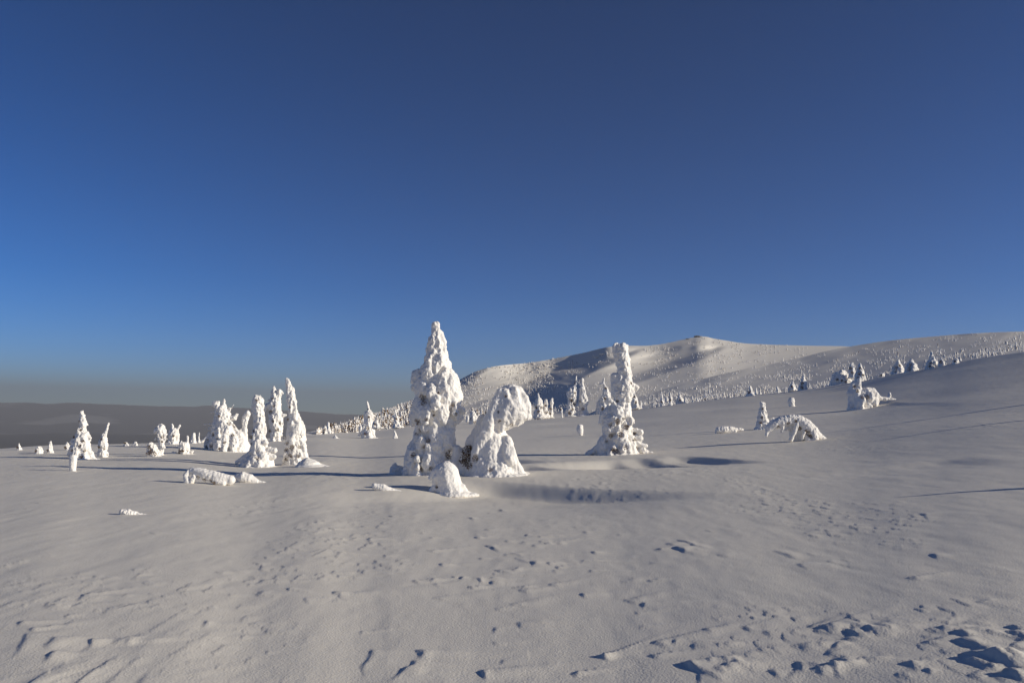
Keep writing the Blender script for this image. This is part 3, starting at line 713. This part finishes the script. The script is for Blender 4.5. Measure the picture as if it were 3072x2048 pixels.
# --- log like drift, left foreground
tree('buried_log', 'fallen tree under thick snow, drooping snout at its left end', (640, 1452), None,
     strokes=[[(573, 1412, 4, 10), (590, 1414, 2, 14), (620, 1424, 0, 18), (655, 1432, 2, 18), (690, 1440, 4, 15)], [(566, 1414, 0, 8), (560, 1426, -4, 8), (564, 1440, -8, 10), (572, 1452, -10, 7), (568, 1458, -10, 5)], [(585, 1428, -8, 8), (578, 1444, -10, 8)], [(650, 1440, -6, 13), (672, 1448, -6, 10)], [(636, 1434, -4, 9), (637, 1444, -4, 5)]],
     gaps=[(598, 1430, 6), (618, 1438, 6), (637, 1440, 4), (648, 1446, 5)], seed=73, vox=1.5, rough=(1.2, 12, .6, 4), trunk=False, cat='fallen tree')
tree('snow_mound', 'rounded snow mound trailing right, at the right end of the buried fallen tree', (735, 1446), None,
     strokes=[[(712, 1430, 0, 10), (728, 1432, 0, 18), (748, 1436, 2, 16), (770, 1446, 4, 9), (800, 1452, 6, 4)]], seed=74, vox=1.5, rough=(1.0, 12, .7, 4), trunk=False, cat='mound')
tree('snow_mound', 'small dark-sided snow hump alone in the left foreground', (375, 1542), None, strokes=[[(368, 1536, 0, 11), (386, 1538, 0, 12), (410, 1544, 6, 7), (450, 1549, 10, 3)], [(358, 1544, 0, 5), (350, 1546, 0, 3)]], seed=75, vox=1.4, rough=(2.0, 8, 1.0, 4), trunk=False, cat='mound')
# --- middle distance, left of the big spruce
tree('snow_covered_spruce', 'slim snow tree with side column, halfway between left-hand group and tallest spruce', (1108, 1314),
     [(1203, 1099, 1104), (1215, 1098, 1107), (1228, 1104, 1111), (1240, 1094, 1116), (1255, 1096, 1117), (1272, 1092, 1116), (1285, 1092, 1112), (1298, 1086, 1124), (1315, 1082, 1130)],
     strokes=[[(1096, 1236, 0, 4), (1097, 1255, 0, 5), (1095, 1275, -4, 6), (1086, 1298, -6, 4), (1078, 1304, -6, 3)], [(1114, 1238, 0, 4), (1115, 1265, 0, 4)]], gaps=[(1105, 1285, 5), (1098, 1300, 5), (1108, 1250, 3)], seed=81, lump=.36, vox=1.2, rough=(1.4, 6, .8, 3))
tree('snow_pillar', 'narrow lens-shaped snow stub at left of the slim tree with side column', (1080, 1296), [(1273, 1079, 1083), (1284, 1076, 1087), (1296, 1078, 1086)], seed=82, vox=1.0, rough=(.8, 5, .5, 3), trunk=False, cat='snow pillar')
tree('snow_covered_bush', 'low snow bush at right of the slim tree with side column', (1132, 1281), [(1263, 1122, 1133), (1272, 1118, 1138), (1281, 1116, 1142)], seed=83, vox=1.1, rough=(1.4, 5, .8, 3), cat='bush', gaps=[(1126, 1272, 4)])
tree('snow_covered_spruce', 'snow cone beside dark bush, right of the left-hand group on the field edge', (985, 1300), [(1268, 981, 988), (1280, 980, 990), (1292, 976, 993), (1301, 974, 993)], seed=84, vox=1.1, rough=(1.0, 6, .5, 3))
tree('snow_covered_bush', 'dark clumpy bush touching the left of the snow cone', (973, 1300), [(1281, 970, 979), (1290, 968, 980), (1300, 967, 980)], gaps=[(974, 1288, 5), (972, 1296, 5)], seed=85, vox=1.1, rough=(1.4, 5, .8, 3), cat='bush')
tree('snow_covered_spruce', 'slender pointed snow spruce in front of the brownish forest, left of the tallest spruce', (1190, 1279), [(1223, 1182, 1187), (1236, 1184, 1190), (1250, 1184, 1194), (1262, 1181, 1196), (1280, 1178, 1204)], strokes=[[(1184, 1248, 0, 4), (1181, 1252, 0, 3)]], gaps=[(1190, 1256, 3)], seed=86, vox=1.1, rough=(1.2, 5, .7, 3))
tree('snow_stump', 'small leaning snow stub in the field left of the tallest spruce', (1186, 1314), [(1292, 1180, 1186), (1302, 1181, 1190), (1315, 1178, 1194)], seed=87, vox=1.0, rough=(.8, 5, .5, 3), trunk=False, cat='snow stump')
tree('snow_stump', 'tiny knobbed snow stub in the field, below the snow cone', (1005, 1314), [(1306, 1003, 1008), (1314, 998, 1014)], seed=88, vox=1.0, rough=(.8, 4, .5, 3), trunk=False, cat='snow stump')
tree('snow_covered_spruce', 'snow tree stub seen in the gap between tallest spruce and bowed tree', (1418, 1271), [(1235, 1413, 1424), (1245, 1409, 1430), (1258, 1407, 1434), (1272, 1407, 1437)], seed=89, vox=1.3, rough=(1.4, 6, .8, 3), gaps=[(1412, 1256, 4), (1424, 1266, 4)])
tree('snow_pillar', 'thin snow stub in the gap between tallest spruce and bowed tree', (1402, 1264), [(1246, 1400, 1407), (1256, 1398, 1408), (1265, 1397, 1409)], seed=90, vox=1.1, rough=(1., 5, .6, 3), trunk=False, cat='snow pillar')
# --- row between bowed tree and right spruce
for (lb, b, pr, sk, gp) in [
    ('small pointed snow spruce right beside the hanging head of the bowed tree', (1618, 1249), [(1180, 1612, 1617), (1193, 1611, 1619), (1200, 1604, 1626), (1212, 1604, 1631), (1225, 1606, 1626), (1240, 1602, 1630), (1250, 1600, 1636)], (), [(1608, 1222, 4), (1616, 1234, 4), (1624, 1222, 3)]),
    ('little bent snow tree, second right of the hanging head', (1640, 1250), [(1199, 1634, 1643), (1210, 1632, 1645), (1225, 1632, 1643), (1238, 1628, 1646), (1250, 1626, 1650)], (), [(1636, 1216, 3), (1640, 1236, 4)]),
    ('hook-topped snow tree, third right of the hanging head', (1655, 1252), [(1194, 1654, 1660), (1204, 1648, 1661), (1220, 1652, 1659), (1232, 1646, 1660), (1252, 1648, 1660)], (), [(1652, 1226, 4), (1650, 1240, 3)]),
    ('low thin snow stub left of the pair of tall snow trees', (1686, 1252), [(1220, 1681, 1685), (1232, 1681, 1688), (1252, 1684, 1690)], (), [(1682, 1228, 3)]),
    ('left tree of the snowy pair before the shaded gully, thin knotted top', (1720, 1246), [(1128, 1726, 1732), (1139, 1726, 1731), (1150, 1724, 1732), (1160, 1720, 1730), (1168, 1705, 1731), (1182, 1700, 1731), (1196, 1704, 1730), (1212, 1702, 1728), (1230, 1698, 1728), (1247, 1694, 1730)], [[(1712, 1170, -2, 7), (1708, 1176, -4, 7), (1704, 1186, -4, 4)]], [(1714, 1200, 5), (1722, 1212, 5), (1708, 1240, 5), (1724, 1178, 3), (1716, 1228, 5)]),
    ('right tree of the snowy pair before the shaded gully, smooth tapered top', (1750, 1245), [(1136, 1743, 1752), (1150, 1742, 1752), (1162, 1741, 1756), (1178, 1738, 1757), (1192, 1736, 1761), (1204, 1737, 1765), (1216, 1740, 1761), (1230, 1744, 1762), (1246, 1728, 1766)], [[(1756, 1190, -4, 5), (1763, 1204, -4, 4)]], [(1740, 1204, 3), (1748, 1226, 4)]),
    ('slim snow tree behind left shoulder of the right-hand tall spruce', (1815, 1235), [(1135, 1808, 1814), (1145, 1806, 1814), (1156, 1810, 1818), (1172, 1808, 1826), (1184, 1806, 1832), (1198, 1798, 1834), (1215, 1790, 1836), (1236, 1786, 1840)], [[(1808, 1150, 0, 4), (1802, 1152, 0, 4)], [(1822, 1182, 0, 4), (1832, 1181, 0, 3)]], [(1816, 1164, 4), (1812, 1196, 4), (1806, 1226, 5)]),
    ('bushy snow tree behind right side of the right-hand tall spruce', (1910, 1221), [(1166, 1896, 1904), (1180, 1894, 1906), (1195, 1894, 1912), (1208, 1892, 1916), (1222, 1890, 1920)], (), [(1902, 1190, 4), (1906, 1206, 4)]),
    ('little snow cone at right of the right-hand tall spruce', (1922, 1221), [(1202, 1920, 1924), (1212, 1917, 1927), (1221, 1916, 1928)], (), ()),
    ('needle-thin snow tree, left of three above the field edge right of the tall spruce', (1987, 1216), [(1162, 1981, 1984), (1175, 1981, 1985), (1190, 1981, 1988), (1203, 1980, 1992), (1217, 1980, 1996)], (), [(1984, 1205, 3)]),
    ('thin snow tree, middle of three above the field edge right of the tall spruce', (2011, 1216), [(1170, 2003, 2008), (1180, 2008, 2013), (1195, 2007, 2017), (1217, 2005, 2018)], (), [(2010, 1200, 3)]),
    ('short snow tree, right of three above the field edge right of the tall spruce', (2042, 1210), [(1178, 2036, 2040), (1190, 2034, 2044), (1200, 2030, 2050), (1211, 2026, 2056)], (), [(2038, 1200, 3)]),
    ('small white snow cone right after the three thin trees', (2060, 1208), [(1193, 2054, 2059), (1208, 2048, 2066)], (), ()),
    ('lone thin snow stub on the field edge before a shaded hollow', (2092, 1204), [(1189, 2087, 2091), (1204, 2090, 2098)], (), ()),
    ('bright snow spruce with dark left side at the field edge below the stippled hill', (2252, 1187), [(1158, 2246, 2254), (1168, 2246, 2258), (1178, 2244, 2260), (1188, 2234, 2266)], (), [(2246, 1176, 5)]),
    ('squat snow stub right of the bright dark-sided spruce', (2334, 1177), [(1162, 2328, 2334), (1170, 2327, 2336), (1178, 2330, 2338)], (), ()),
    ('dark-flanked snow spruce above the round snow knob', (2405, 1170), [(1118, 2408, 2413), (1130, 2406, 2415), (1142, 2402, 2420), (1155, 2397, 2420), (1170, 2393, 2422)], (), [(2404, 1150, 5), (2402, 1162, 5)]),
    ('small ragged snow tree left of the dark-flanked spruce', (2378, 1168), [(1146, 2374, 2379), (1156, 2370, 2384), (1169, 2362, 2388)], (), [(2374, 1160, 3)]),
    ('snow spruce with thin tip, behind left of the pillar boulder', (2556, 1130), [(1088, 2554, 2560), (1100, 2548, 2562), (1114, 2546, 2566), (1131, 2544, 2566)], (), [(2550, 1104, 5), (2554, 1118, 5)]),
    ('ragged dark-speckled snow spruce right behind the pillar boulder', (2580, 1144), [(1091, 2576, 2584), (1104, 2572, 2588), (1116, 2568, 2592), (1130, 2564, 2596), (1145, 2562, 2600)], (), [(2576, 1104, 4), (2574, 1120, 6), (2584, 1126, 5), (2570, 1134, 5)]),
    ('snow spruce on the ridge, left of three large ones', (2697, 1119), [(1079, 2692, 2698), (1092, 2686, 2702), (1106, 2676, 2710), (1120, 2672, 2714)], (), [(2684, 1104, 6), (2694, 1096, 4), (2682, 1114, 5)]),
    ('snow spruce on the ridge, middle of three large ones, dark left side', (2735, 1114), [(1078, 2730, 2737), (1090, 2724, 2744), (1102, 2716, 2752), (1115, 2714, 2756)], (), [(2726, 1096, 6), (2722, 1108, 6)]),
    ('pointed snow spruce on the ridge, right and tallest of three large ones', (2796, 1104), [(1053, 2792, 2797), (1066, 2789, 2800), (1080, 2786, 2806), (1092, 2780, 2812), (1106, 2776, 2816)], (), [(2788, 1090, 5), (2784, 1100, 5)]),
    ('small snow tree just right of the tallest ridge spruce', (2826, 1097), [(1075, 2820, 2826), (1086, 2816, 2832), (1098, 2814, 2836)], (), [(2820, 1086, 5)]),
    ('tiny snow tree on the ridge, last before the bare right slope', (2868, 1090), [(1076, 2866, 2872), (1084, 2860, 2876), (1091, 2858, 2878)], (), [(2862, 1084, 4)])]:
    tree('snow_covered_spruce', lb, b, pr, sk, gp, seed=b[0], lump=.38, vox=1.2, rough=(1.3, 5.5, .7, 3))
tree('snow_covered_bush', 'broad snow bush with hanging fringe left of the pillar boulder', (2525, 1152), [(1119, 2505, 2530), (1128, 2498, 2542), (1140, 2494, 2552), (1153, 2492, 2562)], strokes=[[(2532, 1112, 0, 3), (2540, 1124, -3, 4), (2552, 1146, -4, 5)]], gaps=[(2506, 1138, 4), (2516, 1142, 4), (2526, 1146, 4)], seed=91, vox=1.3, rough=(1.8, 6, .9, 3), cat='bush')
tree('snow_covered_bush', 'small snow bush on the ridge right of the pillar boulder', (2644, 1130), [(1119, 2640, 2652), (1131, 2632, 2654)], seed=92, vox=1.1, rough=(1.2, 5, .7, 3), cat='bush', gaps=[(2640, 1126, 4)])
tree('snow_pillar', 'short leaning snow pillar alone in the field left of the right-hand tall spruce', (1740, 1306), [(1277, 1731, 1750), (1287, 1729, 1750), (1298, 1732, 1750), (1307, 1738, 1749)], seed=93, lump=.22, vox=1.1, rough=(.7, 6, .4, 3), trunk=False, cat='snow pillar')
tree('snow_pillar', 'round snow knob on a narrow foot on the right slope', (2375, 1219), [(1195, 2366, 2382), (1204, 2362, 2385), (1212, 2366, 2384), (1220, 2368, 2386)], seed=94, lump=.22, vox=1.1, rough=(.8, 6, .5, 3), trunk=False, cat='snow pillar')
# --- right field objects
tree('snow_covered_spruce', 'slim stacked snow spruce at left of the arched snow bush', (2288, 1287), [(1208, 2280, 2296), (1222, 2279, 2295), (1232, 2276, 2299), (1246, 2273, 2301), (1260, 2271, 2304), (1275, 2268, 2310), (1288, 2262, 2312)], strokes=[[(2308, 1280, 0, 9), (2316, 1262, 0, 5), (2320, 1254, 0, 4)]], gaps=[(2282, 1252, 4), (2278, 1268, 4), (2286, 1226, 3)], seed=95, lump=.34, vox=1.2, rough=(1.4, 6, .8, 3))
tree('snow_covered_bush', 'sprawling arched snow bush with drooping white arms on the right field', (2410, 1322), None,
     strokes=[[(2306, 1284, 0, 12), (2322, 1272, 0, 15), (2345, 1264, 0, 17), (2375, 1258, 0, 16), (2400, 1262, 0, 17), (2418, 1276, 0, 20), (2436, 1294, 2, 20), (2452, 1308, 4, 15), (2474, 1316, 4, 7)], [(2388, 1270, 6, 12), (2396, 1295, 10, 13), (2404, 1316, 10, 12)], [(2410, 1290, 4, 16), (2424, 1310, 4, 16)], [(2376, 1272, 8, 12), (2384, 1298, 12, 13), (2388, 1318, 12, 12)], [(2350, 1270, 8, 10), (2360, 1284, 10, 8)],
              [(2302, 1292, -4, 6), (2297, 1306, -6, 4)], [(2344, 1270, -4, 9), (2346, 1288, -6, 5), (2343, 1294, -6, 4)], [(2392, 1262, -6, 9), (2385, 1280, -10, 7), (2378, 1300, -12, 6), (2370, 1318, -10, 7)], [(2414, 1276, -8, 7), (2408, 1296, -14, 5), (2402, 1316, -14, 4)],
              [(2436, 1296, -10, 8), (2442, 1316, -14, 9)], [(2428, 1286, -12, 5), (2426, 1298, -14, 4)], [(2416, 1318, -12, 6), (2432, 1320, -14, 6)], [(2420, 1262, 0, 6), (2440, 1284, 0, 8), (2462, 1308, 2, 8)]],
     gaps=[(2382, 1262, 5), (2420, 1300, 8), (2428, 1308, 6), (2396, 1284, 6), (2360, 1268, 5), (2412, 1290, 5), (2330, 1278, 5)], seed=96, vox=1.3, rough=(1.1, 7, .7, 3), trunk=False, cat='bush')
tree('snow_mound', 'flat snow drift lump trailing right, left of the slim stacked spruce', (2180, 1298), None, strokes=[[(2156, 1289, 0, 10), (2172, 1289, 0, 12), (2196, 1288, 2, 9), (2215, 1288, 4, 6), (2232, 1288, 6, 3)], [(2150, 1296, 0, 5), (2205, 1293, 0, 6)]], seed=97, vox=1.2, rough=(1.2, 7, .6, 3), trunk=False, cat='mound')
tree('snow_boulder', 'big boulder-like snow heap with upright pillar and long dark shadow on the right slope', (2590, 1225),
     [(1178, 2556, 2584), (1190, 2546, 2640), (1204, 2544, 2632), (1215, 2544, 2622), (1226, 2546, 2606)],
     strokes=[[(2578, 1138, 0, 7), (2577, 1160, 0, 8), (2576, 1182, 0, 10)], [(2562, 1150, 4, 8), (2556, 1180, 4, 14)], [(2576, 1186, -2, 12), (2600, 1174, 0, 14), (2616, 1172, 2, 11), (2626, 1184, 4, 12), (2640, 1192, 4, 6)], [(2610, 1198, -8, 12), (2606, 1212, -8, 10)],
              [(2632, 1194, 4, 7), (2660, 1196, 6, 5), (2690, 1197, 8, 3)]],
     gaps=[(2566, 1172, 6), (2562, 1160, 5), (2590, 1192, 8), (2575, 1193, 6)], seed=98, lump=.3, vox=1.6, rough=(1.6, 10, .8, 4), trunk=False, cat='snow heap', depth=.6)
tree('snow_stump', 'tiny ragged snow tuft right of the big boulder-like heap', (2668, 1192), [(1180, 2664, 2672), (1192, 2660, 2674)], seed=99, vox=1.1, rough=(1.2, 4, .7, 3), trunk=False, cat='snow stump')
# trees just beyond the right edge of the view, seen by their shadows
for k, (x, yt, yb, w) in enumerate([(3330, 1030, 1190, 60), (3390, 1080, 1236, 50), (3250, 1330, 1458, 60)]):
    tree('snow_covered_spruce', ['snow spruce standing past the right edge of the slope, upper one', 'snow spruce standing past the right edge of the slope, lower one', 'snow spruce past the right edge of the flat field'][k], (x, yb), conifer(x, yt, x, yb, w, 300 + k), seed=300 + k, vox=2.0)

# ------------------------------------------------------------------ small trees on the hills
def proto(seed, vox, slim=1.0):
    rng = random.Random(seed); B = Blobs()
    w = rng.uniform(34, 58) * slim
    lean = rng.uniform(-14, 14)
    profile_blobs(B, conifer(lean, 0, 0, 100, w, seed, 8, rng.uniform(.12, .4)), rng, .4, 1.0, 1)
    v, f = B.raw(); v, f = remesh(v, f, vox); v = relax(v, f, 1)
    v = v + vnormals(v, f) * (3.0 * fbm3(v / 14, 2, seed))[:, None]
    v = v - np.array([0, 0, -100.0]); v = v / 100.0
    return v, f
PRO = [proto(500 + k, 4.0, 1.0 if k < 5 else .62) for k in range(8)]
def add_gap_faces(v, f, seed, amount):
    n = vnormals(v, f); c = v[f].mean(1)
    q = fbm3(c * 6.0, 2, seed)
    return np.where(q > amount, 1, 0)
PM = []
for k, (v, f) in enumerate(PRO):
    me = mesh_np('snow_covered_fir', v, f, M_RIME); me.materials.append(M_TWIG)
    me.polygons.foreach_set('material_index', add_gap_faces(v, f, k, .55).astype(np.int32)); PM.append(me)
PMB = []
for k, (v, f) in enumerate(PRO):
    me = mesh_np('snow_covered_fir', v, f, M_RIME); me.materials.append(M_TWIG)
    me.polygons.foreach_set('material_index', add_gap_faces(v, f, k + 40, .16).astype(np.int32)); PMB.append(me)

rng = random.Random(99)
def plant(at, x, y, hpx, meshes, name, label, group):
    q = at(x, y)
    s = hpx / F * q[1] / math.cos(PITCH)
    o = link(name, meshes[rng.randrange(len(meshes))], None, q - np.array([0, 0, .04 * s]))
    o.scale = (s * rng.uniform(.8, 1.15), s, s); o.rotation_euler = (0, rng.uniform(-.12, .12), rng.uniform(0, 6.28))
    tag(o, label, 'tree', group)

REST = []
# brownish forest on the left shoulder
n = 0
while n < 330:
    x = rng.uniform(930, 1262) if rng.random() < .93 else rng.uniform(1385, 1460)
    if x < 1300: y0, y1 = mount_at.bot(x) - 34, max(mount_at.sil(x) + 12, 1222 + (1262 - x) * .11)
    else: y0, y1 = 1262, 1236
    if y1 > y0: continue
    y = y1 + (y0 - y1) * rng.random()
    hh = rng.uniform(13, 27)
    if n >= 125: REST.append((mount_at, x, y, rng.uniform(10, 24), True)); n += 1; continue
    plant(mount_at, x, y, hh, PMB, 'snow_covered_fir', 'small snow-flecked brown fir in the dense forest left of the tallest spruce', 'firs of the dense forest on the mountain shoulder')
    n += 1
# single trees dotted over the hillside, the larger ones
n = 0
while n < 420:
    x = rng.uniform(1905, 3060)
    s_, b_ = hill_at.sil(x), hill_at.bot(x) - 34
    t = rng.random() ** 1.5
    y = b_ - (b_ - s_) * t + 2
    if 1.7 * noise2(x / 50, y / 12, 12) + .55 - 1.2 * t + (.35 if 2000 < x < 2420 else 0) < rng.uniform(-.2, .9): continue
    h = (7 + 15 * rng.random() ** 2.5) * (1 - .5 * t)
    if n >= 170: REST.append((hill_at, x, y, h * .8, False)); n += 1; continue
    plant(hill_at, x, y, h, PM, 'snow_covered_fir', 'small snow-crusted fir dotted on the open hillside at right', 'small firs dotted over the hillside')
    n += 1
# all the rest, a stipple on the mountain
LOWP = [proto(700 + k, 9.0) for k in range(5)]
n = 0
while n < 8200:
    w_ = rng.random()
    if w_ < .40:
        x = rng.uniform(1800, 3070); at = hill_at; hh = rng.uniform(3, 10); lim = .15
    elif w_ < .7:
        x = rng.uniform(1110, 1660); at = mount_at; hh = rng.uniform(2.4, 6.5); lim = -.1
    else:
        x = rng.uniform(1620, 2420); at = mount_at; hh = rng.uniform(2.2, 6.0); lim = .35
    s_, b_ = at.sil(x), at.bot(x) - 34
    tt = rng.random() ** (1.7 if at is hill_at else 1.0)
    y = b_ + (s_ + 2 - b_) * tt
    if at is hill_at: hh *= 1.05 - .55 * tt; lim += .42 * tt + (.12 if x > 2450 else 0)
    if 1.5 * noise2(x / 45 - y / 40, y / 9 + x / 60, 77) < lim - .35 + rng.uniform(-.3, .5): continue
    REST.append((at, x, y, hh, rng.random() < (.35 if at is mount_at else .08))); n += 1
sv, sf, mi, off = [], [], [], 0
for (at, x, y, hh, brown) in REST:
    q = at(x, y); s = hh / F * q[1]; k = rng.randrange(5)
    v, f = LOWP[k]
    if f.shape[1] == 4: f = np.concatenate([f[:, [0, 1, 2]], f[:, [0, 2, 3]]])
    a = rng.uniform(0, 6.28); ca, sa = math.cos(a), math.sin(a)
    w = np.stack([v[:, 0] * ca - v[:, 1] * sa, v[:, 0] * sa + v[:, 1] * ca, v[:, 2]], 1) * s * np.array([1.2, 1.2, 1]) + q
    sv.append(w); sf.append(f + off); off += len(v); mi.append(add_gap_faces(v, f, k + 60, .12 if brown else .5))
me = mesh_np('distant_firs', np.concatenate(sv), np.concatenate(sf), M_RIME); me.materials.append(M_TWIG)
me.polygons.foreach_set('material_index', np.concatenate(mi).astype(np.int32))
tag(link('distant_firs', me), 'far snow-covered firs stippling the mountain, too many to count', None, None, 'stuff')

M_ROCK = plain('summit_rock', (0.16, 0.14, 0.12), sc=.3)
for k, (x, y, w, lb) in enumerate([(2092, 1011, 9, 'small dark rock outcrop on the very summit of the mountain'), (2062, 1018, 6, 'smaller dark rock just left of the summit outcrop')]):
    q = mount_at(x, y); sc = q[1] / F * w
    rg = random.Random(900 + k); B = Blobs()
    for _ in range(9): B.add(rg.uniform(-.8, .8), rg.uniform(-.5, .5), rg.uniform(-.25, .2), rg.uniform(.25, .5), rg.uniform(.2, .4), rg.uniform(.2, .4))
    v, f = B.raw(); v, f = remesh(v, f, .09); v = v + .12 * np.round(fbm3(v * 2.5, 2, k))[:, None] * vnormals(v, f)
    tag(link('rock_outcrop', mesh_np('rock_outcrop', v * sc, f, M_ROCK, False), None, q), lb, 'rock')
